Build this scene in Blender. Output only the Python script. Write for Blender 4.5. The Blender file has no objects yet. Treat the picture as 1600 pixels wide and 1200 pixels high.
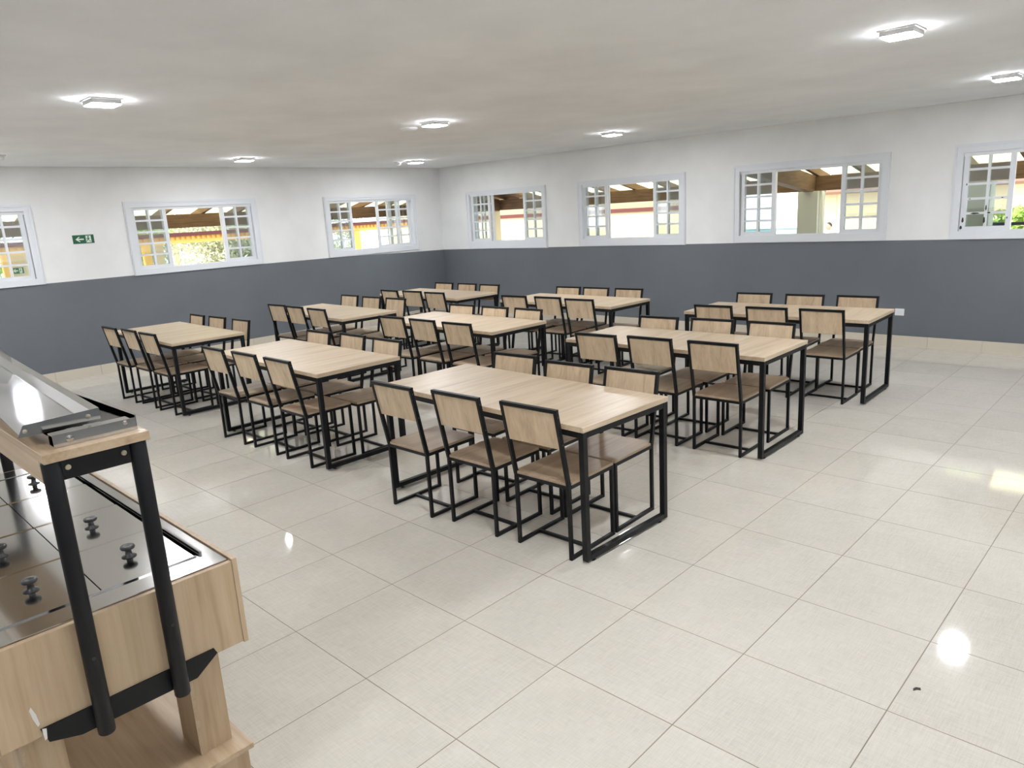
import bpy, bmesh, math, random
import numpy as np
from mathutils import Vector, Matrix

random.seed(7)
rng = np.random.default_rng(11)
SC = bpy.context.scene
COL = SC.collection
R = math.radians

# ------------------------------------------------------------------ camera
CAM = Vector((2.968, -2.039, 1.890)); FPX = 1135.7
yaw, pit, roll = R(44.289), R(13.279), R(-3.307)
fw = Vector((-math.sin(yaw)*math.cos(pit), math.cos(yaw)*math.cos(pit), -math.sin(pit)))
r0 = Vector((math.cos(yaw), math.sin(yaw), 0)); u0 = r0.cross(fw)
rt = r0*math.cos(roll)+u0*math.sin(roll); up = u0*math.cos(roll)-r0*math.sin(roll)
cd = bpy.data.cameras.new('camera'); cam = bpy.data.objects.new('camera', cd); COL.objects.link(cam)
cam.matrix_world = Matrix(((rt.x, up.x, -fw.x, CAM.x), (rt.y, up.y, -fw.y, CAM.y), (rt.z, up.z, -fw.z, CAM.z), (0, 0, 0, 1)))
cd.sensor_width = 36; cd.lens = FPX/1600*36; cd.clip_start = 0.05; cd.clip_end = 300
SC.camera = cam

# ------------------------------------------------------------------ world, sun, exposure
w = bpy.data.worlds.new('sky'); SC.world = w; w.use_nodes = True
bg = w.node_tree.nodes['Background']; bg.inputs[0].default_value = (0.86, 0.94, 1.0, 1); bg.inputs[1].default_value = 3.6
sun = bpy.data.lights.new('sun', 'SUN'); sun.energy = 10.0; sun.angle = R(2); sun.color = (1, .95, .86)
so = bpy.data.objects.new('sun', sun); COL.objects.link(so); so.rotation_euler = (R(28), R(-18), R(0))
SC.view_settings.view_transform = 'Standard'; SC.view_settings.look = 'None'
SC.view_settings.gamma = 1; SC.view_settings.use_curve_mapping = False; SC.view_settings.exposure = 0.0
LAMP = 325.0

# ------------------------------------------------------------------ materials
def mat(name, col, rough=.6, metal=0, spec=.5):
    m = bpy.data.materials.new(name); m.use_nodes = True
    b = m.node_tree.nodes['Principled BSDF']
    b.inputs['Base Color'].default_value = (*col, 1); b.inputs['Roughness'].default_value = rough
    b.inputs['Metallic'].default_value = metal; b.inputs['Specular IOR Level'].default_value = spec
    return m
def nd(m, t, **k):
    n = m.node_tree.nodes.new(t)
    for a, v in k.items(): setattr(n, a, v)
    return n
def lk(m, a, b): m.node_tree.links.new(a, b)
def bsdf(m): return m.node_tree.nodes['Principled BSDF']
def coords(m, scale, rand=True):
    tc = nd(m, 'ShaderNodeTexCoord'); mp = nd(m, 'ShaderNodeMapping'); mp.inputs['Scale'].default_value = scale
    lk(m, tc.outputs['Object'], mp.inputs['Vector'])
    if rand:
        oi = nd(m, 'ShaderNodeObjectInfo'); mu = nd(m, 'ShaderNodeMath', operation='MULTIPLY'); mu.inputs[1].default_value = 37.0
        lk(m, oi.outputs['Random'], mu.inputs[0]); lk(m, mu.outputs[0], mp.inputs['Location'])
    return mp.outputs['Vector']
def ramp(m, fac, stops):
    r = nd(m, 'ShaderNodeValToRGB'); e = r.color_ramp.elements
    while len(e) < len(stops): e.new(.5)
    for i, (p, c) in enumerate(stops): e[i].position = p; e[i].color = (*c, 1)
    lk(m, fac, r.inputs[0]); return r.outputs[0]
def noise(m, vec, scale, detail=4, rough=.55, dist=0):
    n = nd(m, 'ShaderNodeTexNoise'); n.inputs['Scale'].default_value = scale; n.inputs['Detail'].default_value = detail
    n.inputs['Roughness'].default_value = rough; n.inputs['Distortion'].default_value = dist
    lk(m, vec, n.inputs['Vector']); return n.outputs['Fac']
def bump(m, h, strength, dist=.002):
    b = nd(m, 'ShaderNodeBump'); b.inputs['Strength'].default_value = strength; b.inputs['Distance'].default_value = dist
    lk(m, h, b.inputs['Height']); lk(m, b.outputs[0], bsdf(m).inputs['Normal'])
def wood(name, axis, dark, mid, light, rough=.38):
    m = mat(name, mid, rough, spec=.4)
    sc = [16, 16, 16]; sc[axis] = 1.1
    v = coords(m, sc); n1 = noise(m, v, 1.0, 6, .6, .6)
    sc2 = [90, 90, 90]; sc2[axis] = 3
    v2 = coords(m, sc2); n2 = noise(m, v2, 1.0, 2)
    mx = nd(m, 'ShaderNodeMath', operation='MULTIPLY_ADD'); mx.inputs[1].default_value = .3
    lk(m, n2, mx.inputs[0]); lk(m, n1, mx.inputs[2])
    c = ramp(m, mx.outputs[0], [(.42, dark), (.62, mid), (.85, light)])
    lk(m, c, bsdf(m).inputs['Base Color']); bump(m, n2, .08)
    return m
OAK_D, OAK_M, OAK_L = (.45, .33, .205), (.60, .46, .305), (.70, .555, .39)
M = {}
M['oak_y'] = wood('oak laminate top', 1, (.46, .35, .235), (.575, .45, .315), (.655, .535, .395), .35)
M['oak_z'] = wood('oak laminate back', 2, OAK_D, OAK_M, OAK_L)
M['oak_shaded_seat'] = wood('oak laminate shaded seat', 1, (.31, .222, .142), (.395, .292, .195), (.47, .36, .25))  # same oak, darkened in colour for the shade the tables cast on seats
M['oak_panel'] = wood('oak counter panel', 2, (.36, .25, .145), (.47, .345, .215), (.55, .42, .28), .42)
M['oak_x'] = wood('oak counter board', 0, (.36, .25, .15), (.46, .34, .22), (.54, .42, .29), .4)
M['black'] = mat('black powder coat', (.004, .0045, .0055), .45, spec=.3)
M['rubber'] = mat('black plastic', (.015, .015, .016), .35)
M['screw'] = mat('dull screw', (.10, .10, .10), .5, 1)
M['bolt'] = mat('bolt metal', (.55, .5, .38), .3, 1)
m = M['steel'] = mat('brushed stainless steel', (.60, .59, .57), .125, 1)
v = coords(m, (3, 220, 220)); n = noise(m, v, 1, 2); bump(m, n, .02, .001)
M['steel_dark'] = mat('polished stainless steel', (.60, .61, .63), .06, 1)
# paints
def paint(name, c, rough):
    m = mat(name, c, rough); v = coords(m, (1, 1, 1), False)
    n = noise(m, v, 1.3, 4); a = tuple(x*.94 for x in c); b_ = tuple(min(1, x*1.05) for x in c)
    lk(m, ramp(m, n, [(.3, a), (.7, b_)]), bsdf(m).inputs['Base Color'])
    n2 = noise(m, v, 120, 2); bump(m, n2, .12, .002); return m
M['white'] = paint('white wall paint', (.88, .88, .87), .6)
M['grey'] = paint('grey wall paint', (.146, .160, .180), .45)
M['ceil'] = paint('ceiling plaster', (.90, .905, .92), .8)
M['shadow_gap'] = mat('ceiling joint', (.30, .29, .28), .9)
M['frame'] = mat('white window enamel', (.80, .82, .85), .3)
M['plate'] = mat('white plastic', (.85, .85, .86), .35)
# floor tile
m = M['tile'] = mat('polished porcelain tile', (.62, .57, .5), .055, spec=.75)
oi = nd(m, 'ShaderNodeObjectInfo')
v = coords(m, (1, 1, 1)); va = coords(m, (14, 260, 1)); vb = coords(m, (260, 14, 1))
na, nb, nc = noise(m, va, 1, 3), noise(m, vb, 1, 3), noise(m, v, 3, 3)
s1 = nd(m, 'ShaderNodeMath', operation='ADD'); lk(m, na, s1.inputs[0]); lk(m, nb, s1.inputs[1])
s2 = nd(m, 'ShaderNodeMath', operation='MULTIPLY_ADD'); s2.inputs[1].default_value = .6; lk(m, nc, s2.inputs[0]); lk(m, s1.outputs[0], s2.inputs[2])
s3 = nd(m, 'ShaderNodeMath', operation='MULTIPLY_ADD'); s3.inputs[1].default_value = .12; lk(m, oi.outputs['Random'], s3.inputs[0]); lk(m, s2.outputs[0], s3.inputs[2])
hf = nd(m, 'ShaderNodeMath', operation='MULTIPLY'); hf.inputs[1].default_value = .6; lk(m, s3.outputs[0], hf.inputs[0])
lk(m, ramp(m, hf.outputs[0], [(.5, (.53, .495, .43)), (.8, (.635, .595, .52)), (1, (.69, .65, .58))]), bsdf(m).inputs['Base Color'])
nw = noise(m, v, 9, 2); bump(m, nw, .035, .002)
M['grout'] = mat('beige grout', (.27, .225, .17), .8)
M['skirt'] = mat('beige skirting tile', (.66, .60, .50), .25)
# glass
m = M['glass'] = bpy.data.materials.new('window glass'); m.use_nodes = True
nt = m.node_tree; nt.nodes.remove(nt.nodes['Principled BSDF'])
tr = nd(m, 'ShaderNodeBsdfTransparent'); tr.inputs[0].default_value = (.90, .93, .93, 1)
gl = nd(m, 'ShaderNodeBsdfGlossy'); gl.inputs['Roughness'].default_value = .03
ms = nd(m, 'ShaderNodeMixShader'); ms.inputs[0].default_value = .10
lk(m, tr.outputs[0], ms.inputs[1]); lk(m, gl.outputs[0], ms.inputs[2]); lk(m, ms.outputs[0], nt.nodes['Material Output'].inputs[0])
def emis(name, c, s):
    m = mat(name, c); b = bsdf(m); b.inputs['Emission Color'].default_value = (*c, 1); b.inputs['Emission Strength'].default_value = s; return m
M['lamp'] = emis('led diffuser', (.905, .935, .985), LAMP)
M['green'] = mat('sign green', (.012, .11, .055), .4)
M['signwhite'] = mat('sign pale print', (.75, .85, .72), .5)
# outdoors
M['beam'] = mat('brown stained timber', (.25, .125, .06), .7)
m = M['beam']; v = coords(m, (3, 3, 30)); lk(m, ramp(m, noise(m, v, 1, 5), [(.3, (.10, .055, .03)), (.7, (.19, .105, .058))]), bsdf(m).inputs['Base Color'])
M['clay'] = mat('clay roof boards', (.17, .09, .055), .8)
m = M['skylight'] = bpy.data.materials.new('translucent roof sheet'); m.use_nodes = True
nt = m.node_tree; nt.nodes.remove(nt.nodes['Principled BSDF'])
tl = nd(m, 'ShaderNodeBsdfTranslucent'); tl.inputs[0].default_value = (.80, .78, .60, 1)
lk(m, tl.outputs[0], nt.nodes['Material Output'].inputs[0])
M['orange'] = mat('orange painted steel', (.80, .46, .12), .6)
M['red'] = mat('oxide red paint', (.12, .03, .026), .6)
M['cream'] = mat('cream render', (.66, .57, .38), .8)
M['pale'] = mat('pale grey render', (.62, .62, .56), .8)
M['ground'] = mat('paved yard', (.52, .50, .45), .9)
M['pool'] = mat('pale blue screen wall', (.34, .52, .57), .5)
M['bark'] = mat('palm bark', (.66, .50, .30), .9)
m = M['bark']; v = coords(m, (14, 14, 1.5)); nn = noise(m, v, 1, 5, .7, 1.5); lk(m, ramp(m, nn, [(.35, (.58, .46, .28)), (.6, (.95, .88, .66))]), bsdf(m).inputs['Base Color']); bump(m, nn, .8, .05)
M['brick'] = mat('orange brick render', (.88, .72, .48), .8)
def leafmat(name, a, b):
    m = mat(name, a, .6); v = coords(m, (2, 2, 2)); lk(m, ramp(m, noise(m, v, 1, 3), [(.35, a), (.65, b)]), bsdf(m).inputs['Base Color']); return m
M['leaf'] = leafmat('sunlit leaves', (.20, .34, .05), (.50, .60, .19))
M['leaf2'] = leafmat('grey green leaves', (.34, .36, .20), (.64, .62, .44))
M['skin'] = mat('skin', (.50, .29, .20), .55); M['hair'] = mat('dark hair', (.03, .02, .015), .6)
M['shirt'] = mat('white shirt', (.85, .87, .90), .8); M['trousers'] = mat('dark trousers', (.05, .06, .09), .8)
M['chip'] = mat('chipped paint', (.05, .045, .04), .8)
M['scuff'] = mat('pale scuff', (.75, .72, .68), .7)

# ------------------------------------------------------------------ mesh helpers
class MB:
    def __init__(s): s.v = []; s.f = []; s.mi = []
    def box(s, a, b, mi=0):
        x0, y0, z0 = a; x1, y1, z1 = b; n = len(s.v)
        s.v += [(x0, y0, z0), (x1, y0, z0), (x1, y1, z0), (x0, y1, z0), (x0, y0, z1), (x1, y0, z1), (x1, y1, z1), (x0, y1, z1)]
        s.f += [tuple(n+i for i in q) for q in ((0, 3, 2, 1), (4, 5, 6, 7), (0, 1, 5, 4), (1, 2, 6, 5), (2, 3, 7, 6), (3, 0, 4, 7))]
        s.mi += [mi]*6; return s
    def bar(s, p, q, w, d, ref=(1, 0, 0)):      # rectangular bar from p to q; w along ref, d the other way
        p, q = Vector(p), Vector(q); ax = (q-p).normalized(); e = Vector(ref); e = (e-ax*e.dot(ax)).normalized(); g = ax.cross(e)
        n = len(s.v)
        for c in (p, q):
            for i, j in ((-1, -1), (1, -1), (1, 1), (-1, 1)): s.v.append(tuple(c+e*(i*w/2)+g*(j*d/2)))
        s.f += [tuple(n+i for i in k) for k in ((0, 3, 2, 1), (4, 5, 6, 7), (0, 1, 5, 4), (1, 2, 6, 5), (2, 3, 7, 6), (3, 0, 4, 7))]
        s.mi += [0]*6; return s
    def prism(s, poly, ax, t0, t1, mi=0):       # polygon (2d) extruded along axis ax
        n = len(s.v); k = len(poly)
        for t in (t0, t1):
            for a, b in poly:
                s.v.append({0: (t, a, b), 1: (a, t, b), 2: (a, b, t)}[ax])
        s.f += [tuple(range(n+k-1, n-1, -1)), tuple(range(n+k, n+2*k))]
        s.f += [(n+i, n+(i+1) % k, n+k+(i+1) % k, n+k+i) for i in range(k)]; s.mi += [mi]*(k+2); return s
    def lathe(s, prof, c=(0, 0, 0), seg=16, ax=2):
        n = len(s.v); k = len(prof)
        for r, h in prof:
            for i in range(seg):
                a = 2*math.pi*i/seg; x, y = r*math.cos(a), r*math.sin(a)
                p = {2: (x, y, h), 0: (h, x, y), 1: (x, h, y)}[ax]; s.v.append((p[0]+c[0], p[1]+c[1], p[2]+c[2]))
        for j in range(k-1):
            for i in range(seg): s.f.append((n+j*seg+i, n+j*seg+(i+1) % seg, n+(j+1)*seg+(i+1) % seg, n+(j+1)*seg+i))
        s.f.append(tuple(n+i for i in range(seg-1, -1, -1))); s.f.append(tuple(n+(k-1)*seg+i for i in range(seg)))
        s.mi += [0]*((k-1)*seg+2); return s
    def mesh(s, name, mats, bevel=0, smooth=False):
        me = bpy.data.meshes.new(name); me.from_pydata(s.v, [], s.f)
        for mm in (mats if isinstance(mats, (list, tuple)) else [mats]): me.materials.append(M[mm] if isinstance(mm, str) else mm)
        for p, i in zip(me.polygons, s.mi): p.material_index = i
        bm = bmesh.new(); bm.from_mesh(me); bmesh.ops.recalc_face_normals(bm, faces=bm.faces)
        if bevel: bmesh.ops.bevel(bm, geom=[e for e in bm.edges if len(e.link_faces) == 2 and e.calc_face_angle(0) > .6], offset=bevel, segments=1, affect='EDGES')
        bm.to_mesh(me); bm.free()
        if smooth:
            for p in me.polygons: p.use_smooth = len(p.vertices) == 4
        me.update(); return me
def tag(o, label=None, cat=None, group=None, kind=None):
    for k, v in (('label', label), ('category', cat), ('group', group), ('kind', kind)):
        if v: o[k] = v
    return o
def link(name, me, parent=None, loc=(0, 0, 0), rot=(0, 0, 0)):
    o = bpy.data.objects.new(name, me); COL.objects.link(o); o.location = loc; o.rotation_euler = rot
    if parent: o.parent = parent
    return o
def empty(name, loc=(0, 0, 0), rz=0):
    o = bpy.data.objects.new(name, None); COL.objects.link(o); o.location = loc; o.rotation_euler = (0, 0, rz); o.empty_display_size = .1; return o
def part(name, mb, m, parent, bevel=0, smooth=False, label=None):
    o = link(name, mb.mesh(name, m, bevel, smooth), parent)
    if label: o['label'] = label
    return o
def copy_tree(o, loc, rz):
    c = o.copy(); COL.objects.link(c); c.location = loc; c.rotation_euler = (0, 0, rz)
    for ch in o.children:
        d = ch.copy(); COL.objects.link(d); d.parent = c
        for g in ch.children:
            e = g.copy(); COL.objects.link(e); e.parent = d
    return c
def project(p):
    d = Vector(p)-CAM; z = d.dot(fw)
    if z < .2: return None
    return 800+FPX*d.dot(rt)/z, 600-FPX*d.dot(up)/z

# ------------------------------------------------------------------ room shell
XL, YB, XR, YF, HC = -8.14, 7.644, 6.3, -5.2, 2.80
T = .57; G = .0021
fl = tag(link('floor', MB().box((XL, YF, -.12), (XR, YB, -.0007)).mesh('floor', 'grout')), kind='structure')
ti = []
full = MB().box((G, G, -.011), (T-G, T-G, 0)).mesh('tile', 'tile')
i0, i1, j0, j1 = math.floor(XL/T), math.ceil(XR/T), math.floor(YF/T), math.ceil(YB/T)
for i in range(i0, i1):
    for j in range(j0, j1):
        a = (max(i*T, XL), max(j*T, YF)); b = (min(i*T+T, XR), min(j*T+T, YB))
        c = project(((a[0]+b[0])/2, (a[1]+b[1])/2, 0)); q = [project((x, y, 0)) for x in (a[0], b[0]) for y in (a[1], b[1])]
        area = 0
        if c and all(q) and max(k[0] for k in q) > 0 and min(k[0] for k in q) < 1600 and max(k[1] for k in q) > 0 and min(k[1] for k in q) < 1200:
            area = (max(k[0] for k in q)-min(k[0] for k in q))*(max(k[1] for k in q)-min(k[1] for k in q))
        ti.append((area, i, j, a, b))
ti.sort(key=lambda t: -t[0]); rest = MB()
for n, (area, i, j, a, b) in enumerate(ti):
    if b[0]-a[0] < .012 or b[1]-a[1] < .012: continue
    if n < 300 and area > 0:
        whole = b[0]-a[0] > T-1e-6 and b[1]-a[1] > T-1e-6
        me = full if whole else MB().box((G, G, -.011), (b[0]-a[0]-G, b[1]-a[1]-G, 0)).mesh('tile', 'tile')
        link('tile', me, fl, (a[0], a[1], 0))
    else: rest.box((a[0]+G, a[1]+G, -.011), (b[0]-G, b[1]-G, 0))
tag(part('tile_field', rest, 'tile', fl), kind='stuff')

WT = .15; WZ0, WZ1 = 1.385, 2.255        # window opening heights
LWIN = [(-1.21, .60), (1.87, 3.70), (5.08, 6.92)]
RWIN = [(-7.32, -5.49), (-4.64, -2.80), (-1.895, -.04), (.785, 2.62)]
def wall(name, lo, hi, wins, zb, side):
    cuts = sorted({lo, hi, *[c for wn in wins for c in wn]})
    mb = MB()
    def seg(a, b, z0a, z0b, z1a, z1b, mi):
        poly = [(a, z0a), (b, z0b), (b, z1b), (a, z1a)]
        if side == 'left': mb.prism(poly, 0, XL-WT, XL, mi)
        elif side == 'back': mb.prism(poly, 1, YB, YB+WT, mi)
        elif side == 'right': mb.prism(poly, 0, XR, XR+WT, mi)
        else: mb.prism(poly, 1, YF-WT, YF, mi)
    for a, b in zip(cuts, cuts[1:]):
        seg(a, b, 0, 0, zb(a), zb(b), 1)
        if any(abs(a-wn[0]) < 1e-6 for wn in wins):
            seg(a, b, zb(a), zb(b), WZ0, WZ0, 0); seg(a, b, WZ1, WZ1, HC+.1, HC+.1, 0)
        else: seg(a, b, zb(a), zb(b), HC+.1, HC+.1, 0)
    return tag(link(name, mb.mesh(name, ['white', 'grey'])), kind='structure')
zl = lambda y: float(np.interp(y, [-5, 1.8, 5.02, 7.65], [1.325, 1.318, 1.297, 1.243]))
zr = lambda x: float(np.interp(x, [-8.14, -6.28, -1.46, 6], [1.243, 1.259, 1.295, 1.305]))
wall('wall_left', YF, YB, LWIN, zl, 'left')
wall('wall_back', XL-WT, XR, RWIN, zr, 'back')
wall('wall_right', YF, YB, [], lambda t: 1.3, 'right')
wall('wall_front', XL, XR, [], lambda t: 1.3, 'front')
ce = tag(link('ceiling', MB().box((XL+.012, YF, HC), (XR, YB-.012, HC+.09)).mesh('ceiling', 'ceil')), kind='structure')
part('joint', MB().box((XL, YF, HC+.025), (XL+.012, YB, HC+.09)).box((XL, YB-.012, HC+.025), (XR, YB, HC+.09)), 'shadow_gap', ce)
# skirting: a run of cut tiles along each wall
bl = tag(link('baseboard_left', MB().box((XL, YF, 0), (XL+.004, YB, .138)).mesh('baseboard_left', 'grout')), kind='structure')
bb = tag(link('baseboard_back', MB().box((XL, YB-.004, 0), (XR, YB, .138)).mesh('baseboard_back', 'grout')), kind='structure')
sk = MB().box((0, .0012, 0), (.008, T-.0012, .14)).mesh('skirting_tile', 'skirt')
y = -.02*T
for k in range(14):
    if k*T+T < YB: link('skirting_tile', sk, bl, (XL+.004, k*T, 0))
part('skirting_tile', MB().box((XL+.004, 13*T+.001, 0), (XL+.012, YB, .14)), 'skirt', bl)
tag(part('skirting_run', MB().box((XL+.004, YF, 0), (XL+.012, -.001, .14)), 'skirt', bl), kind='stuff')
sk2 = MB().box((.0012, -.008, 0), (T-.0012, 0, .14)).mesh('skirting_tile', 'skirt')
for k in range(-14, 4): link('skirting_tile', sk2, bb, (k*T, YB-.004, 0))
tag(part('skirting_run', MB().box((4*T+.001, YB-.012, 0), (XR, YB-.004, .14)), 'skirt', bb), kind='stuff')

# ------------------------------------------------------------------ windows
SW, SH = .49, WZ1-WZ0-.01
def sash_mesh():
    mb = MB(); d = .028; st, rl, mu = .052, .048, .026
    mb.box((0, -d/2, 0), (st, d/2, SH)); mb.box((SW-st, -d/2, 0), (SW, d/2, SH))
    mb.box((st, -d/2, 0), (SW-st, d/2, rl)); mb.box((st, -d/2, SH-rl*.8), (SW-st, d/2, SH))
    mb.box((SW/2-mu/2, -d/2+.002, rl), (SW/2+mu/2, d/2-.002, SH-rl*.8))
    rh = (SH-rl*1.8-4*mu)/5; panes = []
    for k in range(5):
        z = rl+k*(rh+mu)
        if k < 4:
            mb.box((st, -d/2+.003, z+rh), (SW/2-mu/2, d/2-.003, z+rh+mu)); mb.box((SW/2+mu/2, -d/2+.003, z+rh), (SW-st, d/2-.003, z+rh+mu))
        panes += [(st, z), (SW/2+mu/2, z)]
    return mb.mesh('sash', 'frame'), panes, (SW/2-mu/2-st, rh)
SASH, PANES, (PW, PH) = sash_mesh()
PANE = MB().box((0, -.002, 0), (PW, .002, PH)).mesh('pane', 'glass')
def window(n, x0, x1, side, sashes, ztop=2.33, zbot=1.30):
    # built in a local frame: x runs along the wall, +y towards outdoors
    if side == 'back': t = empty('window_%d' % n, (0, YB, 0), 0)
    else: t = empty('window_%d' % n, (XL, 0, 0), math.pi/2)     # local x -> world +y, local y -> world -x
    tag(t, kind='structure')
    cw = .078; c = MB()
    za, zz = WZ0, WZ1
    c.box((x0-cw, -.022, zbot), (x0+.012, 0, ztop)); c.box((x1-.012, -.022, zbot), (x1+cw, 0, ztop))
    c.box((x0+.012, -.022, zz-.005), (x1-.012, 0, ztop)); c.box((x0+.012, -.022, zbot), (x1-.012, 0, za+.004))
    part('casing', c, 'frame', t)
    e = MB(); e.box((x0-cw+.02, -.032, ztop-.030), (x1+cw-.02, -.022, ztop-.012)); e.box((x0-cw+.012, -.030, zbot+.01), (x0-cw+.026, -.022, ztop-.012)); e.box((x1+cw-.026, -.030, zbot+.01), (x1+cw-.012, -.022, ztop-.012))
    part('moulding', e, 'frame', t)
    j = MB(); j.box((x0, 0, za), (x0+.012, WT, zz)); j.box((x1-.012, 0, za), (x1, WT, zz)); j.box((x0+.012, 0, zz-.012), (x1-.012, WT, zz)); j.box((x0+.012, 0, za), (x1-.012, WT, za+.008))
    j.box((x0+.012, .002, zz-.045), (x1-.012, .012, zz-.012)); j.box((x0+.012, .050, zz-.03), (x1-.012, .056, zz-.012)); j.box((x0+.012, .050, za+.008), (x1-.012, .056, za+.016))
    part('track_frame', j, 'frame', t)
    for xs, lay in sashes:
        s = link('sash', SASH, t, (xs, .031 if lay == 0 else .078, WZ0+.006))
        for px, pz in PANES: link('pane', PANE, s, (px, 0, pz))
    return t
def std(x0, x1, lo, ro, l2=.0, r2=.0):   # two fixed outer sashes outside, two slid-back ones inside
    return [(x0+.012+l2, 1), (x1-.012-SW-r2, 1), (lo-SW, 0), (ro, 0)]
window(1, *LWIN[0], 'left', std(*LWIN[0], -.70, .09), 2.335, 1.315)
window(2, *LWIN[1], 'left', std(*LWIN[1], 2.372, 3.19), 2.335, 1.31)
window(3, *LWIN[2], 'left', [(5.092, 1), (6.42, 1), (5.575-SW, 0), (6.10, 0)], 2.322, 1.30)
window(4, *RWIN[0], 'back', std(*RWIN[0], -6.80, -5.965, .06), 2.305, 1.257)
window(5, *RWIN[1], 'back', std(*RWIN[1], -4.14, -3.29), 2.312, 1.278)
window(6, *RWIN[2], 'back', std(*RWIN[2], -1.385, -.535), 2.334, 1.297)
w7 = window(7, *RWIN[3], 'back', std(*RWIN[3], 1.292, 2.11), 2.341, 1.30)
for cx, cz, a, b in ((.83, 1.513, .012, .032), (.817, 1.43, .014, .022), (.946, 1.584, .048, .010), (1.040, 1.506, .011, .038), (1.08, 1.586, .018, .010), (1.049, 1.641, .008, .034), (1.195, 1.745, .012, .006), (.883, 1.745, .012, .005), (1.255, 1.527, .006, .014), (.842, 1.906, .006, .012)):
    part('paint_chip', MB().prism([(cx-a, cz-b*.3), (cx-a*.2, cz-b), (cx+a, cz-b*.4), (cx+a*.6, cz+b*.7), (cx-a*.4, cz+b)], 1, .0155, .0168), 'chip', w7)

# ------------------------------------------------------------------ exit sign, wall socket
sg = empty('exit_sign', (XL, 1.222, 1.86), math.pi/2)
tag(sg, 'green emergency exit sign with left arrow and running figure on left wall', 'sign')
part('plate', MB().box((-.136, -.006, -.062), (.136, 0, .062)), 'plate', sg)
part('green_field', MB().box((-.131, -.0075, -.057), (.131, -.006, .057)), 'green', sg)
part('arrow', MB().prism([(-.098, 0), (-.055, .033), (-.038, .033), (-.066, .009), (.004, .009), (.004, -.009), (-.066, -.009), (-.038, -.033), (-.055, -.033)], 1, -.0085, -.0075), 'signwhite', sg)
part('doorway', MB().prism([(.03, -.045), (.03, .045), (.095, .045), (.095, -.045)], 1, -.0085, -.0075), 'signwhite', sg)
rm = MB(); z = (-.0095, -.0085)
rm.prism([(.062+.010*math.cos(a*math.pi/4), .032+.010*math.sin(a*math.pi/4)) for a in range(8)], 1, *z)
for poly in ([(.052, .02), (.07, .018), (.066, -.008), (.05, -.004)], [(.052, .018), (.038, .008), (.036, -.002), (.041, -.002), (.044, .006), (.054, .010)], [(.068, .016), (.082, .004), (.08, -.001), (.066, .008)], [(.05, -.004), (.06, -.006), (.046, -.024), (.034, -.036), (.028, -.032), (.040, -.02)], [(.056, -.006), (.066, -.008), (.078, -.02), (.088, -.036), (.082, -.04), (.072, -.025)]):
    rm.prism(poly, 1, *z)
part('running_figure', rm, 'green', sg)
so_ = empty('wall_socket', (.24, YB, .43)); tag(so_, 'white wall socket plate on grey wall beside the back-row right table', 'socket')
part('cover_plate', MB().box((-.052, -.008, -.042), (.052, 0, .042)), 'plate', so_, .003)
part('socket_insert', MB().box((-.028, -.011, -.02), (.028, -.008, .02)), 'frame', so_, .001)

# ------------------------------------------------------------------ ceiling lights and detectors
def lamp_proto():
    t = empty('ceiling_light')
    s = .105
    part('housing', MB().prism([(-s, -s), (s, -s), (s, s), (-s, s)], 2, -.008, 0).prism([(-s+.012, -s+.012), (s-.012, -s+.012), (s-.012, s-.012), (-s+.012, s-.012)], 2, -.036, -.008), 'plate', t)
    d = s-.012; mb = MB(); n = 8; pts = []
    for cx, cy, a0 in ((1, 1, 0), (-1, 1, 90), (-1, -1, 180), (1, -1, 270)):
        for k in range(4): a = R(a0+k*30); pts.append((cx*(d-.02)+.02*math.cos(a), cy*(d-.02)+.02*math.sin(a)))
    part('diffuser', mb.prism(pts, 2, -.039, -.036), 'lamp', t)
    return t
lp = None
LGT = {(-2.70, -.10): 'square ceiling light panel above the serving counter side, leftmost large one',
       (-6.68, 2.93): 'small-looking square ceiling light panel nearest the left wall above its middle window',
       (-2.78, 2.97): 'square ceiling light panel beside the round ceiling detector, room centre',
       (-6.72, 5.93): 'square ceiling light panel nearest the far corner of the room',
       (-2.74, 5.88): 'square ceiling light panel above the back-row middle table',
       (1.48, 2.92): 'largest square ceiling light panel at the upper right of the photo',
       (1.48, 5.82): 'square ceiling light panel at the right edge near the back wall'}
allp = list(LGT)+[(-6.68, -.10), (1.48, -.10), (-6.68, -3.1), (-2.7, -3.1), (1.48, -3.1), (5.2, -3.1), (5.2, -.1), (5.2, 2.92), (5.2, 5.82)]
for p in allp:
    loc = (p[0], p[1], HC)
    if lp is None: lp = lamp_proto(); o = lp; o.location = loc
    else: o = copy_tree(lp, loc, 0)
    tag(o, LGT.get(p, 'square ceiling light panel beyond the edge of the photo'), 'ceiling light', 'square ceiling light panels')
d = link('smoke_detector', MB().lathe([(.09, 0), (.09, -.012), (.075, -.028), (.03, -.034), (.001, -.034)], seg=24).mesh('smoke_detector', 'plate', smooth=True), None, (-3.24, 3.02, HC))
tag(d, 'round white detector on the ceiling beside the central light panel', 'detector')
def small_det(x, y, label):
    t = empty('emergency_spot', (x, y, HC)); tag(t, label, 'spotlight', 'small ceiling spots')
    part('mount', MB().box((-.055, -.05, -.012), (.055, .05, 0)), 'plate', t, .003)
    part('lens', MB().lathe([(.045, -.012), (.045, -.03), (.03, -.055), (.001, -.055)], seg=16), 'plate', t, 0, True)
small_det(-6.98, 5.78, 'small white ceiling fitting beside the light panel in the far corner')
small_det(-6.68, .13, 'small white ceiling fitting at the left edge of the photo')

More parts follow.
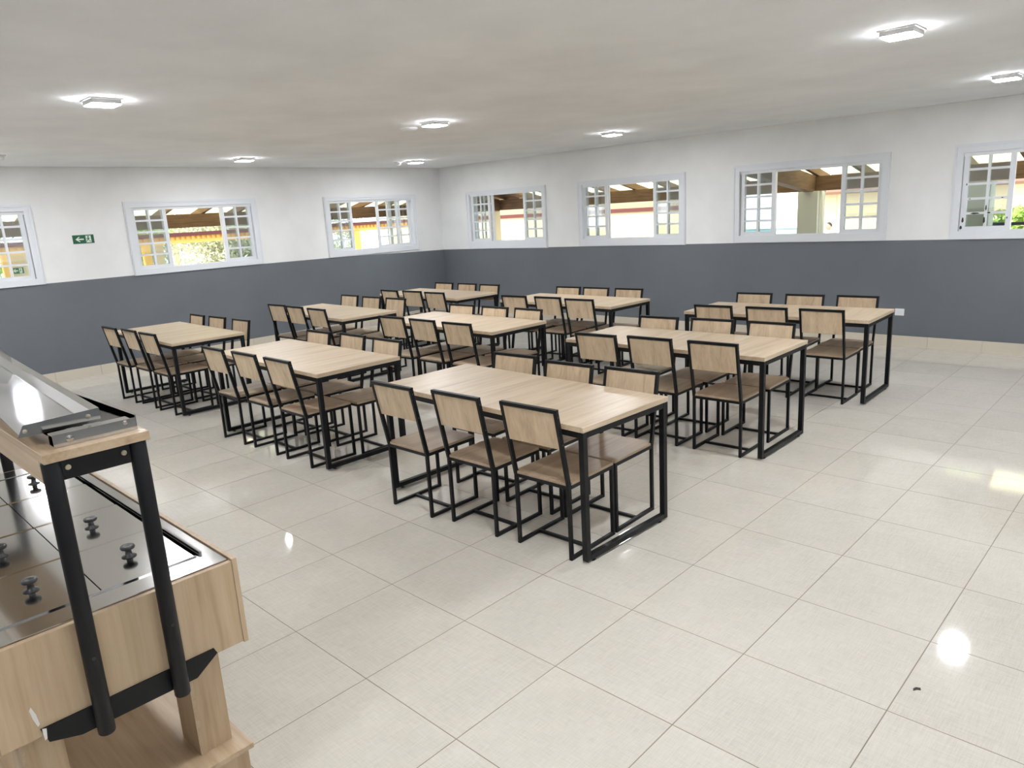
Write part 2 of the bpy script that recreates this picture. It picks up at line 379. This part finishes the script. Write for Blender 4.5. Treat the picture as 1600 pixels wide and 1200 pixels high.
# ------------------------------------------------------------------ dining tables
TL_, TW, TH = 1.82, .78, .78
def table_proto():
    t = empty('dining_table'); L2, W2 = TL_/2, TW/2; s = .035; zt = TH-.03
    part('tabletop', MB().box((-L2, -W2, zt), (L2, W2, TH)), 'oak_y', t, .0015)
    for sx in (-1, 1):
        xa = sx*(L2-.006-s/2)
        for sy in (-1, 1):
            ya = sy*(W2-.006-s/2)
            lg = part('leg', MB().box((xa-s/2, ya-s/2, .013), (xa+s/2, ya+s/2, zt)), 'black', t, .002)
            part('levelling_foot', MB().lathe([(.014, 0), (.016, .004), (.006, .006), (.006, .014)], (xa, ya-sy*.05, 0), 12), 'rubber', lg)
        part('floor_bar', MB().box((xa-s/2, -W2+.006+s, .013), (xa+s/2, W2-.006-s, .013+.032)), 'black', t, .002)
        part('end_rail', MB().box((xa-s/2, -W2+.006+s, zt-.035), (xa+s/2, W2-.006-s, zt)), 'black', t, .002)
    for sy in (-1, 1):
        ya = sy*(W2-.006-s/2)
        part('side_rail', MB().box((-L2+.006+s, ya-s/2, zt-.035), (L2-.006-s, ya+s/2, zt)), 'black', t, .002)
    return t
# right-hand near corner x, y and turn (degrees) of each table
TB = {'c': (.698, .795, -2.0, 'front-row right'), 'b': (-1.845, .790, -1.0, 'front-row middle'), 'a': (-4.634, .821, -1.4, 'front-row left'),
      'd': (-4.365, 2.69, -2.4, 'middle-row left'), 'e': (-1.974, 2.793, -1.2, 'middle-row centre'), 'f': (.728, 2.849, .5, 'middle-row right'),
      'g': (-4.499, 4.621, -1.6, 'back-row left'), 'h': (-1.942, 4.675, -1.4, 'back-row middle'), 'i': (.820, 4.727, 1.8, 'back-row right')}
TXT = {'c': 'oak-topped dining table nearest the camera, front-row right', 'b': 'oak-topped dining table between two others, front-row middle',
       'a': 'oak-topped dining table by the left grey wall behind the serving counter, front-row left', 'd': 'oak-topped dining table by the left grey wall, middle-row left',
       'e': 'oak-topped dining table in the centre of all nine', 'f': 'oak-topped dining table behind the nearest one, middle-row right',
       'g': 'oak-topped dining table in the far corner, back-row left', 'h': 'oak-topped dining table along the back wall, back-row middle', 'i': 'oak-topped dining table beside the wall socket, back-row right'}
tp = None
for k, (x, y, a, nm) in TB.items():
    a = R(a); cx = x+math.cos(a)*-TL_/2-math.sin(a)*TW/2; cy = y+math.sin(a)*-TL_/2+math.cos(a)*TW/2
    if tp is None: tp = table_proto(); o = tp; o.location = (cx, cy, 0); o.rotation_euler = (0, 0, a)
    else: o = copy_tree(tp, (cx, cy, 0), a)
    tag(o, TXT[k], 'table', 'oak-topped black-framed dining tables')

# ------------------------------------------------------------------ dining chairs (local: back at -y, sitter faces +y, origin under the rear legs)
def chair_proto():
    t = empty('dining_chair'); wd, dp, sh, s = .40, .40, .435, .020; top = .875; lean = .085
    for sx in (-1, 1):
        x = sx*(wd/2-s/2)
        part('leg', MB().box((x-s/2, -s/2, 0), (x+s/2, s/2, sh)), 'black', t, .001)
        part('leg', MB().box((x-s/2, dp-s/2, 0), (x+s/2, dp+s/2, sh)), 'black', t, .001)
        part('floor_runner', MB().box((x-s/2, s/2, 0), (x+s/2, dp-s/2, s)), 'black', t, .001)
        part('side_rail', MB().box((x-s/2, s/2, sh-s), (x+s/2, dp-s/2, sh)), 'black', t, .001)
        u = part('back_upright', MB().bar((x, 0, sh-.004), (x, -lean, top), .018, .026), 'black', t, .001)
        sc = MB()
        for f in (.56, .92): sc.lathe([(.005, 0), (.005, .002), (.001, .003)], (x+sx*.009, -lean*f, sh+(top-sh)*f), 8, 0)
        part('screw', sc, 'screw', u)
    part('stretcher', MB().box((-wd/2+s, dp*.44-s/2, .001), (wd/2-s, dp*.44+s/2, s-.001)), 'black', t, .001)
    for yy in (0, dp): part('cross_rail', MB().box((-wd/2+s, yy-s/2, sh-s), (wd/2-s, yy+s/2, sh)), 'black', t, .001)
    dirn = Vector((0, -lean, top-sh)).normalized()
    P = lambda f: Vector((0, 0, sh))+dirn*(top-sh)/dirn.z*f
    c = P(.995); part('top_rail', MB().box((-wd/2, c.y-.013, c.z-.010), (wd/2, c.y+.013, c.z+.010)), 'black', t, .001)
    a, b = P(.50), P(.965)
    part('backrest', MB().bar(a, b, wd-2*.0195, .015), 'oak_z', t, .001)
    q_ = wd/2-.002; part('seat', MB().prism([(-.178, -.008), (.178, -.008), (.178, .018), (q_, .018), (q_, dp+.010), (-q_, dp+.010), (-q_, .018), (-.178, .018)], 2, sh+.0003, sh+.016), 'oak_shaded_seat', t, .0015)
    return t
CH = {'cn': [(-0.688, 0.621, 1.9), (-0.146, 0.686, 2.8), (0.401, 0.708, 3.9)], 'cf': [(-0.656, 1.724, 8.4), (-0.111, 1.664, 5.9), (0.372, 1.708, 4.7)],
      'bn': [(-3.314, 0.671, 0.7), (-2.772, 0.679, 0.7), (-2.224, 0.681, -1.1)], 'bf': [(-3.216, 1.662, 1.0), (-2.693, 1.706, -3.5), (-2.15, 1.688, -1.5)],
      'an': [(-5.998, 0.685, 2.6), (-5.507, 0.724, 0.3), (-4.974, 0.72, 4.8)], 'af': [(-6.034, 1.713, -3.6), (-5.53, 1.731, 4.1), (-4.954, 1.744, 0.1)],
      'dn': [(-5.925, 2.718, 7.6), (-5.439, 2.734, -1.9), (-4.89, 2.69, -1.3)], 'df': [(-5.834, 3.806, 0.9), (-5.272, 3.778, 2.4), (-4.745, 3.782, 3.8)],
      'en': [(-3.319, 2.621, 6.7), (-2.808, 2.624, -0.1), (-2.271, 2.608, 4.3)], 'ef': [(-3.306, 3.604, 13.0), (-2.756, 3.624, 2.0), (-2.269, 3.646, -3.4)],
      'fn': [(-0.642, 2.688, 11.7), (-0.158, 2.726, 2.7), (0.372, 2.75, 4.4)], 'ff': [(-0.676, 3.667, 11.4), (-0.164, 3.734, 7.4), (0.365, 3.754, 6.4)],
      'gn': [(-5.75, 4.432, -3.2), (-5.264, 4.482, 4.8), (-4.74, 4.44, 2.7)], 'gf': [(-5.708, 5.388, 4.8), (-5.184, 5.424, 1.6), (-4.676, 5.432, 0.1)],
      'hn': [(-3.292, 4.498, 10.2), (-2.765, 4.553, 4.7), (-2.252, 4.485, 8.5)], 'hf': [(-3.25, 5.45, 5.4), (-2.8, 5.506, 5.8), (-2.298, 5.55, 14.8)],
      'in': [(-0.584, 4.517, 20.9), (-0.052, 4.572, 16.6), (0.453, 4.586, 4.6)], 'if': [(-0.649, 5.56, 12.0), (-0.096, 5.55, 8.4), (0.418, 5.61, 2.9)]}
def edge_y(k, x, far):                    # y of a table's long edge at x
    tx, ty, ta, _ = TB[k]; ta = R(ta); return ty+(x-tx)*math.tan(ta)+(TW/math.cos(ta) if far else 0)
for k in TB:                              # backs clear the table edge, facing seats do not run into each other
    for n in range(3):
        xn, yn, an = CH[k+'n'][n]; xf, yf, af = CH[k+'f'][n]
        yn = min(yn, edge_y(k, xn, False)-.036); yf = max(yf, edge_y(k, xf, True)+.036)
        gap = .17+.84-(yf-yn)
        if gap > 0: yn -= gap/2; yf += gap/2
        CH[k+'n'][n] = (xn, yn, an); CH[k+'f'][n] = (xf, yf, af)
cp = None
for k, rows in CH.items():
    far = k[1] == 'f'
    for n, (x, y, a) in enumerate(rows):
        a = R(max(-2.0, min(3.0, a*.35)))
        if far: a += math.pi
        # (x, y) is the middle of the top rail; step back to the rear legs
        ox, oy = x-math.sin(a)*.085, y+math.cos(a)*.085
        if cp is None: cp = chair_proto(); o = cp; o.location = (ox, oy, 0); o.rotation_euler = (0, 0, a)
        else: o = copy_tree(cp, (ox, oy, 0), a)
        tag(o, 'black-framed wooden chair, %s of three on the %s side of the %s table' % (('left', 'middle', 'right')[n], 'far' if far else 'near', TB[k[0]][3]),
            'chair', 'black-framed wooden dining chairs')

# ------------------------------------------------------------------ serving counter
bc = empty('buffet_counter', (0, 0, 0))
tag(bc, 'wood-panelled buffet counter with stainless top and black shelf posts', 'counter')
X1, X0, Y1, Y0, ZB, ZT = .891, -.80, -1.172, -1.858, .622, .90
part('end_panel', MB().box((X1-.018, Y0+.02, ZB), (X1, Y1-.016, ZT-.004)), 'oak_panel', bc, .001)
part('end_panel', MB().box((X0, Y0+.02, ZB), (X0+.018, Y1-.016, ZT-.004)), 'oak_panel', bc, .001)
part('side_panel', MB().box((X0, Y1-.016, ZB-.004), (X1+.002, Y1, ZT+.004)), 'oak_panel', bc, .001)
part('side_panel', MB().box((X0, Y0+.002, ZB-.004), (X1+.002, Y0+.018, ZT+.004)), 'oak_panel', bc, .001)
part('bottom_panel', MB().box((X0+.018, Y0+.02, ZB), (X1-.018, Y1-.016, ZB+.018)), 'oak_x', bc)
LX = [.770, .412, .056, -.312, -.672]; LY = [-1.785, -1.515, -1.246]
st = MB(); xo0, xo1, yo0, yo1 = X0+.02, X1-.02, Y0+.022, Y1-.02
st.box((LX[0]+.003, yo0, ZT-.02), (xo1, yo1, ZT)); st.box((xo0, yo0, ZT-.02), (LX[4]-.003, yo1, ZT))
st.box((LX[4]-.003, LY[2]+.012, ZT-.02), (LX[0]+.003, yo1, ZT)); st.box((LX[4]-.003, yo0, ZT-.02), (LX[0]+.003, LY[0]-.003, ZT))
st.box((LX[4]-.003, LY[0]-.003, ZT-.05), (LX[0]+.003, LY[2]+.012, ZT-.046))
sto = part('steel_top', st, 'steel', bc, .001)
part('rim', MB().box((LX[4], LY[2]+.012, ZT), (LX[0], LY[2]+.020, ZT+.010)).box((LX[0]+.003, yo0, ZT), (LX[0]+.007, LY[2], ZT+.004)), 'steel_dark', sto)
for lx in (.66, -.70):
    for ly in (-1.238, -1.792+.104):
        mb = MB().box((lx, ly-.104, .25), (lx+.14, ly, ZB)); lg = part('leg', mb, 'oak_panel', bc, .001)
        part('edge_band', MB().box((lx+.14, ly-.104, .25), (lx+.1415, ly-.092, ZB)), 'oak_x', lg)
part('plinth', MB().box((-.78, -1.83, 0), (.862, -1.216, .232)), 'oak_panel', bc, .001)
part('plinth_top', MB().box((-.79, -1.842, .232), (.876, -1.202, .25)), 'oak_x', bc, .001)
for xx in (X1, X0-.006):
    part('bracket', MB().prism([(-1.748, .646), (-1.283, .646), (-1.275, .628), (-1.345, .578), (-1.66, .578), (-1.735, .602)], 0, xx, xx+.006), 'black', bc)
part('scuff_mark', MB().prism([(-1.745, .648), (-1.735, .644), (-1.738, .615), (-1.744, .612)], 0, X1+.006, X1+.0066).prism([(-1.751, .655), (-1.746, .66), (-1.749, .69), (-1.757, .717), (-1.762, .708), (-1.758, .68)], 0, X1, X1+.0006), 'scuff', bc)
PX = (X1+.028, X0-.028)
for px in PX:
    for py in (-1.607, -1.400):
        s_ = 1 if px > 0 else -1
        pt = part('post', MB().lathe([(.020, .566), (.022, .570), (.022, 1.345), (.020, 1.349)], (px, py, 0), 20), 'black', bc, 0, True)
        part('hole', MB().lathe([(.005, 0), (.005, .001)], (px+s_*.0218, py, .80), 8, 0), 'rubber', pt)
    part('crossbar', MB().box((px-.004, -1.585, 1.294), (px+.004, -1.422, 1.349)), 'black', bc)
    for py in (-1.572, -1.438):
        part('bolt', MB().lathe([(.007, 0), (.007, .004), (.003, .006)], (px+(.004 if px > 0 else -.010), py, 1.325), 10, 0), 'bolt', bc)
part('shelf_board', MB().box((X0-.05, -1.626, 1.349), (.942, -1.372, 1.373)), 'oak_x', bc, .001)
part('shelf_apron', MB().box((X0-.03, -1.624, 1.285), (.885, -1.606, 1.349)), 'oak_x', bc, .001)
# pan lids, each with its knob
def lid_proto():
    t = empty('pan_lid'); a, b = .354, .266
    part('plate', MB().prism([(-a/2, -.012), (-a/2, .0), (-a/2+.014, .005), (a/2-.004, .002), (a/2, -.002), (a/2, -.012)], 1, -b/2, b/2), 'steel', t)
    part('knob', MB().lathe([(.021, .003), (.022, .005), (.010, .010), (.009, .024), (.012, .027), (.020, .030), (.022, .035), (.020, .040), (.010, .039), (.001, .037)], (0, 0, 0), 20), 'rubber', t, 0, True)
    return t
lid = None
for r in range(4):
    for c_ in range(2):
        loc = ((LX[r]+LX[r+1])/2, (LY[c_]+LY[c_+1])/2, ZT-.004)
        if lid is None: lid = lid_proto(); o = lid; o.location = loc
        else: o = copy_tree(lid, loc, 0)
        tag(o, 'stainless lid with black knob on the counter, %s row from its end, %s column' % (('first', 'second', 'third', 'fourth')[r], ('near-left', 'far-right')[c_]), 'lid', 'stainless pan lids on the counter')
# steel trays lying on the shelf
t1 = empty('heating_tray', (0, 0, 1.373)); tag(t1, 'low stainless tray base resting on the counter shelf, under the other tray', 'tray')
part('tray_floor', MB().box((-.75, -1.587, .001), (.90, -1.385, .004)), 'steel_dark', t1)
fr = MB().box((.897, -1.587, .004), (.900, -1.388, .034)).box((.86, -1.587, .031), (.897, -1.40, .034)); part('front_lip', fr, 'steel', t1)
part('side_lip', MB().prism([(.1, .004), (.898, .004), (.898, .041), (.1, .027)], 1, -1.388, -1.385), 'steel_dark', t1)
part('side_lip', MB().box((-.75, -1.587, .004), (.86, -1.584, .026)), 'steel', t1)
part('rivet', MB().lathe([(.007, 0), (.006, .003), (.001, .004)], (.9, -1.415, .026), 10, 0), 'steel', t1); part('rivet', MB().lathe([(.010, 0), (.009, .002), (.001, .003)], (.9, -1.55, .018), 10, 0), 'steel', t1)
t2 = empty('serving_tray', (.835, -1.548, 1.4075), R(-3.6)); tag(t2, 'long stainless serving tray lying askew on top of the counter shelf', 'tray')
a, b, ln = -.094, .094, 1.30
part('tray_floor', MB().box((-ln, a, 0), (-.002, b, .003)), 'steel_dark', t2)
part('front_lip', MB().prism([(a-.004, -.004), (a+.012, .026), (b, .034), (b, -.004)], 0, -.003, 0), 'steel', t2)
part('side_lip', MB().prism([(b-.034, .003), (b-.018, .028), (b, .034), (b, -.004), (b-.003, -.004), (b-.003, .030), (b-.016, .024), (b-.031, .003)], 0, -ln, -.003), 'steel', t2)
part('end_lip', MB().prism([(a, 0), (a, .05), (b-.03, .075), (b, .034), (b, 0)], 0, -ln-.003, -ln), 'steel', t2)
part('rivet', MB().lathe([(.007, 0), (.006, .003), (.001, .004)], (0, .065, .016), 10, 0), 'bolt', t2); part('rivet', MB().lathe([(.006, 0), (.005, .002), (.001, .003)], (0, -.08, .010), 10, 0), 'bolt', t2)

# ------------------------------------------------------------------ a scuff on the floor tile
tag(link('floor_debris', MB().prism([(0, 0), (.018, .006), (.03, .002), (.034, .014), (.018, .018), (.006, .012)], 2, 0.0002, .003).mesh('floor_debris', 'chip'), None, (2.32, .75, 0), (0, 0, .7)), 'small dark scrap on the bare floor tiles at lower right', 'debris')

# ------------------------------------------------------------------ outdoors: yard, verandas, outbuildings, trees, one person
GZ = -.58
tag(link('ground', MB().box((-60, -40, GZ-.1), (XL-WT, 60, GZ)).box((XL-WT, YB+WT, GZ-.1), (40, 60, GZ)).box((-11.4, -8, GZ), (XL-WT, 11.3, -.15)).box((XL-WT, YB+WT, GZ), (9.5, 11.3, -.15)).mesh('ground', 'ground')), kind='structure')
def veranda(name, label, side, lo, hi, sky, ties):
    # local: x along the wall, y outwards from the wall face
    if side == 'back': t = empty(name, (0, YB+WT, 0), 0); D = 10.8-YB-WT
    else: t = empty(name, (XL-WT, 0, 0), math.pi/2); D = 10.9+XL-WT
    tag(t, label, 'roof')
    sl = .22; zb = 2.19
    part('beam', MB().box((lo, D-.09, 1.95), (hi, D+.09, zb)), 'beam', t)
    part('wall_plate', MB().box((lo, .0, zb+D*sl-.16), (hi, .06, zb+D*sl)), 'beam', t)
    ra = MB().prism([(0, zb+D*sl), (D+.45, zb-.45*sl), (D+.45, zb-.45*sl+.12), (0, zb+D*sl+.12)], 0, -.035, .035).mesh('rafter', 'beam')
    n = int((hi-lo)/.72); pit_ = (hi-lo)/n
    for k in range(n+1): link('rafter', ra, t, (lo+k*pit_, 0, 0))
    zz = lambda y: zb+(D-y)*sl+.12
    y1, y2, y3 = 0, D-.75, D+.45
    part('roof_boards', MB().prism([(y1, zz(y1)), (y2, zz(y2)), (y2, zz(y2)+.03), (y1, zz(y1)+.03)], 0, lo, hi), 'clay', t)
    for k in range(n):
        a, b = lo+k*pit_+.035, lo+(k+1)*pit_-.035; mid = (a+b)/2
        part('roof_sheet', MB().prism([(y2, zz(y2)), (y3, zz(y3)), (y3, zz(y3)+.004), (y2, zz(y2)+.004)], 0, a, b), 'skylight' if sky(mid) else 'clay', t)
    for x in ties: part('tie_beam', MB().prism([(0, 2.30), (D-.09, 1.93), (D-.09, 2.20), (0, 2.62)], 0, x-.08, x+.08), 'beam', t)
    return t
veranda('veranda_roof', 'brown timber veranda roof with bright sheets outside the left wall', 'left', -6, 9.2, lambda x: True, [])
veranda('veranda_roof', 'brown timber veranda roof with tie beams outside the back wall', 'back', -10.9, 9, lambda x: x > -8.8, [-9.62, -2.14])
def pillar(x, y, s, label, m='pale'):
    t = empty('veranda_pillar', (x, y, -.15)); tag(t, label, 'pillar')
    part('shaft', MB().box((-s/2, -s/2, 0), (s/2, s/2, 2.10)), m, t, .004); part('base', MB().box((-s/2-.03, -s/2-.03, 0), (s/2+.03, s/2+.03, .12)), m, t)
pillar(-2.15, 10.8, .34, 'pale grey veranda pillar beside the person, seen through the back-wall window')
pillar(-9.82, 10.8, .2, 'cream veranda pillar seen through the back-wall window nearest the corner', 'cream')
pillar(.34, 10.8, .32, 'pale veranda pillar seen through the chipped window at the right edge')
dp_ = link('downpipe', MB().lathe([(.035, -.15), (.035, 1.95)], seg=14).mesh('downpipe', 'plate', smooth=True), None, (-1.93, 10.74, 0)); tag(dp_, 'white downpipe beside the pale grey pillar, outside the back wall', 'pipe')
# orange carport to the left
pg = empty('carport', (0, 0, 0)); tag(pg, 'orange steel carport with dark red gutter, outside the left windows', 'carport')
for y in (1.58, 4.25, 7.05, 9.85, 12.6):
    part('post', MB().box((-14.37, y-.075, GZ), (-14.22, y+.075, 1.63)), 'orange', pg)
part('top_beam', MB().box((-14.38, -3, 1.62), (-14.26, 14, 1.70)), 'orange', pg)
cs = MB()
for k in range(141):
    y = -3+k*.12; cs.prism([(y, 1.70), (y+.06, 1.70), (y+.06, 1.775), (y, 1.775)], 0, -14.30, -14.24)
    cs.prism([(y+.06, 1.70), (y+.12, 1.70), (y+.12, 1.775), (y+.06, 1.775)], 0, -14.33, -14.27)
tag(part('corrugated_fascia', cs, 'orange', pg), kind='stuff')
part('gutter', MB().box((-14.36, -3, 1.775), (-14.18, 14, 1.86)), 'red', pg)
cw_ = empty('yard_wall', (-14.6, 1.95, GZ)); tag(cw_, 'cream yard wall panel carrying an exit sign, seen through the leftmost window', 'wall')
part('panel', MB().box((-.06, -.32, 0), (.06, .22, 2.2)), 'cream', cw_)
part('edge_strip', MB().box((-.065, .22, 0), (.065, .30, 2.2)), 'orange', cw_)
s2 = empty('exit_sign', (-14.535, 1.80, 1.30), math.pi/2); tag(s2, 'green emergency exit sign outdoors, seen through the leftmost window', 'sign')
for ch in sg.children:
    c = ch.copy(); COL.objects.link(c); c.parent = s2; c.scale = (.8, .8, 1.1)
cw2 = empty('yard_post', (-14.6, 4.62, GZ)); tag(cw2, 'narrow cream post next to an orange carport post, outside the left wall', 'post')
part('shaft', MB().box((-.06, -.1, 0), (.06, .1, 2.2)), 'cream', cw2); part('cap', MB().box((-.08, -.12, 2.2), (.08, .12, 2.24)), 'cream', cw2)
# cream outbuilding behind
ob = empty('outbuilding', (0, 0, 0)); tag(ob, 'long cream outbuilding with dark red stripe, seen through the two windows right of the corner', 'building')
part('wall', MB().box((-19, 14.5, GZ), (-6.4, 14.7, 2.35)), 'cream', ob)
part('stripe', MB().box((-19, 14.46, 1.715), (-6.4, 14.5, 1.815)), 'red', ob)
part('pilaster', MB().box((-13.62, 14.40, GZ), (-13.36, 14.5, 1.715)), 'cream', ob)
part('eave_beam', MB().box((-19, 14.2, 2.35), (-6.2, 14.7, 2.5)), 'beam', ob)
bw = empty('screen_wall', (0, 0, 0)); tag(bw, 'low pale blue screen wall beyond the back veranda', 'wall')
part('panel', MB().box((-6.2, 14.6, GZ), (-3.5, 14.7, 1.18)), 'pool', bw); part('coping', MB().box((-6.2, 14.58, 1.18), (-3.5, 14.72, 1.22)), 'plate', bw)
kb = empty('brick_kiosk', (0, 0, 0)); tag(kb, 'orange kiosk with tiled roof behind the person, outside the back wall', 'building')
part('wall', MB().box((-6.35, 22.5, GZ), (-.5, 25, 1.86)), 'brick', kb); part('corner_trim', MB().box((-6.37, 22.46, GZ), (-6.0, 22.5, 1.86)), 'cream', kb); part('door', MB().box((-4.6, 22.46, GZ), (-3.7, 22.5, 1.5)), 'cream', kb)
part('roof', MB().prism([(22.1, 1.86), (23.75, 2.5), (25.4, 1.86), (25.4, 1.94), (23.75, 2.6), (22.1, 1.94)], 0, -6.6, -.3), 'clay', kb)
rl_ = empty('yard_rail', (0, 0, 0)); tag(rl_, 'dark metal rail beyond the chipped window at the right edge', 'rail')
part('bar', MB().bar((-.2, 12.6, 1.24), (4.5, 12.6, 1.24), .05, .05, (0, 0, 1)), 'black', rl_)
for x in (-.1, 1.5, 3.1): part('post', MB().box((x-.025, 12.575, GZ), (x+.025, 12.625, 1.22)), 'black', rl_)
# trees
def leaves(n, c, rad, size, flat=1.0):
    c = np.array(c); rad = np.array(rad)
    p = rng.normal(size=(n, 3)); p /= np.linalg.norm(p, axis=1)[:, None]
    p *= (rng.random(n)**.45)[:, None]; lump = 1+.18*np.sin(p[:, :1]*9+1)*np.cos(p[:, 1:2]*8)+.12*np.sin(p[:, 2:3]*13)
    p = c+p*rad*lump
    a = rng.normal(size=(n, 3)); a /= np.linalg.norm(a, axis=1)[:, None]; b = rng.normal(size=(n, 3)); b = np.cross(a, b); b /= np.linalg.norm(b, axis=1)[:, None]
    s = size*(.6+.8*rng.random(n))[:, None]
    v = np.stack([p-a*s, p+b*s*.42, p+a*s, p-b*s*.42], 1).reshape(-1, 3)
    v[:, 2] = np.maximum(v[:, 2], GZ+.02)
    me = bpy.data.meshes.new('crown'); me.from_pydata(v.tolist(), [], [(4*i, 4*i+1, 4*i+2, 4*i+3) for i in range(n)]); return me
def tree(x, y, h, rad, m, label, n=5000, size=.12):
    t = empty('tree', (x, y, GZ)); tag(t, label, 'tree')
    part('trunk', MB().lathe([(.16, 0), (.11, h*.5), (.05, h)], seg=10), 'bark', t, 0, True)
    me = leaves(n, (0, 0, h), rad, size); me.materials.append(M[m]); tag(link('crown', me, t), kind='stuff')
tree(-18.2, 4.9, 2.2, (1.4, 1.3, 2.1), 'leaf', 'bright green bush beyond the orange carport, left of the dry one', 16000, .05)
tree(-18.2, 8.35, 2.2, (1.4, 1.5, 2.2), 'leaf2', 'dry grey-green bush beyond the orange carport', 16000, .06)
tree(-22.5, 1.6, 3.0, (2.0, 2.2, 2.8), 'leaf', 'bright green tree seen through the leftmost window', 9000, .07)
tree(-24.5, 9.0, 3.2, (2.0, 2.2, 2.6), 'leaf2', 'pale tree far behind the dry bush', 9000, .07)
tree(-25, 15.0, 2.4, (2.2, 2.2, 2.2), 'leaf2', 'pale grey-green tree seen through the window left of the corner', 6000, .08)
tree(.6, 13.6, 1.4, (.9, .45, .75), 'leaf', 'bright green shrub beyond the chipped window', 5000, .06)
pt = empty('palm_trunk', (1.02, 15.2, GZ)); tag(pt, 'rough tan palm trunk seen through the chipped window at the right edge', 'tree')
part('trunk', MB().lathe([(.80, 0), (.74, .6), (.72, 2.4), (.70, 5.0)], seg=18), 'bark', pt, 0, True)
me = leaves(1400, (0, 0, 5.3), (1.8, 1.8, .5), .35); me.materials.append(M['leaf']); tag(link('fronds', me, pt), kind='stuff')

# person standing on the veranda
def person():
    t = empty('person', (-5.66, 21.0, GZ), R(-50)); tag(t, 'person in a white shirt standing outside beyond the back-wall window', 'person')
    J = {'pel': (0, 0, .86), 'spn': (0, .01, 1.06), 'che': (0, .01, 1.25), 'nek': (0, .01, 1.375), 'hed': (0, -.005, 1.44)}
    V = []; E_ = []; Rr = []; idx = {}
    def add(n, p, r, par=None):
        idx[n] = len(V); V.append(p); Rr.append(r)
        if par: E_.append((idx[par], idx[n]))
    add('pel', J['pel'], (.145, .105)); add('spn', J['spn'], (.13, .10), 'pel'); add('che', J['che'], (.15, .105), 'spn'); add('nek', J['nek'], (.052, .055), 'che'); add('hed', J['hed'], (.05, .055), 'nek')
    for s, n in ((-1, 'l'), (1, 'r')):
        add(n+'sh', (s*.165, .01, 1.305), (.062, .062), 'che'); add(n+'el', (s*.215, .02, 1.04), (.044, .044), n+'sh'); add(n+'wr', (s*.205, -.06, .82), (.030, .030), n+'el')
        add(n+'hip', (s*.085, 0, .80), (.088, .09), 'pel'); add(n+'kn', (s*.095, -.015, .44), (.06, .06), n+'hip'); add(n+'an', (s*.10, .01, .085), (.04, .042), n+'kn'); add(n+'to', (s*.11, -.13, .04), (.036, .032), n+'an')
        add(n+'pa', (s*.2, -.08, .755), (.036, .020), n+'wr')
    me = bpy.data.meshes.new('body'); me.from_pydata(V, E_, []); me.skin_vertices or me.attributes
    o = link('body', me, t); bpy.context.view_layer.objects.active = o
    md = o.modifiers.new('skin', 'SKIN'); md.use_smooth_shade = True
    sk_ = me.skin_vertices[0].data
    for i, r in enumerate(Rr): sk_[i].radius = r
    sk_[0].use_root = True
    sb = o.modifiers.new('sub', 'SUBSURF'); sb.levels = 2; sb.render_levels = 2
    dg = bpy.context.evaluated_depsgraph_get(); ev = bpy.data.meshes.new_from_object(o.evaluated_get(dg))
    o.modifiers.clear(); ev.name = 'body'; o.data = ev; ev.materials.clear()
    for k in ('shirt', 'skin', 'trousers', 'hair'): ev.materials.append(M[k])
    for p in ev.polygons:
        c = p.center; p.use_smooth = True
        arm = abs(c.x) > .155 and c.z < 1.10
        p.material_index = 1 if (c.z > 1.375 or (arm and c.z > .7)) else (2 if c.z < .92 and not arm else 0)
        if c.z < .1: p.material_index = 3
    # head with face
    bm = bmesh.new(); bmesh.ops.create_uvsphere(bm, u_segments=28, v_segments=20, radius=1)
    for v in bm.verts:
        x, y, z = v.co; jaw = 1-.22*max(0, -z)**1.5
        fy = y
        if y < 0: fy = y*(1-.06*abs(z))
        v.co = (x*.074*jaw, fy*.094*(1-.1*max(0, -z)), z*.112)
        if y < -.6 and abs(x) < .16 and -.30 < z < .12: v.co.y -= .018*(1-abs(x)/.16)*(1 if z < -.1 else .5)
        if y < -.6 and .16 < abs(x) < .55 and .0 < z < .25: v.co.y += .007
    hm = bpy.data.meshes.new('head'); bm.to_mesh(hm); bm.free(); hm.materials.append(M['skin'])
    for p in hm.polygons: p.use_smooth = True
    h = link('head', hm, t, (0, -.012, 1.515))
    part('eyes', MB().lathe([(.001, -.006), (.010, -.003), (.001, .004)], (-.029, -.082, .010), 10, 1).lathe([(.001, -.006), (.010, -.003), (.001, .004)], (.029, -.082, .010), 10, 1), 'hair', h)
    part('mouth', MB().box((-.022, -.0885, -.056), (.022, -.070, -.050)), 'red', h)
    part('ears', MB().box((-.080, -.01, -.03), (-.070, .018, .03)).box((.070, -.01, -.03), (.080, .018, .03)), 'skin', h, .004)
    bm = bmesh.new(); bmesh.ops.create_uvsphere(bm, u_segments=24, v_segments=16, radius=1)
    for v in bm.verts: v.co = (v.co.x*.081, v.co.y*.098+.008, v.co.z*.112+.012)
    bmesh.ops.delete(bm, geom=[v for v in bm.verts if v.co.z < .045-.9*(v.co.y+.02) and v.co.y < .06 or v.co.z < -.04], context='VERTS')
    hm = bpy.data.meshes.new('hair'); bm.to_mesh(hm); bm.free(); hm.materials.append(M['hair']); link('hair', hm, h)
    # fingers
    for s in (-1, 1):
        for k in range(5):
            x, y, z0 = s*.2, -.08-.030+.016*k, .725
            if k == 0: p, q = (x, y-.004, .77), (x-s*.012, y-.024, .715)
            else: p, q = (x, y+.006, .735), (x-s*.012, y+.0, .665+.006*abs(k-2))
            part('finger', MB().bar(p, q, .015, .014), 'skin', t, .003)
person()
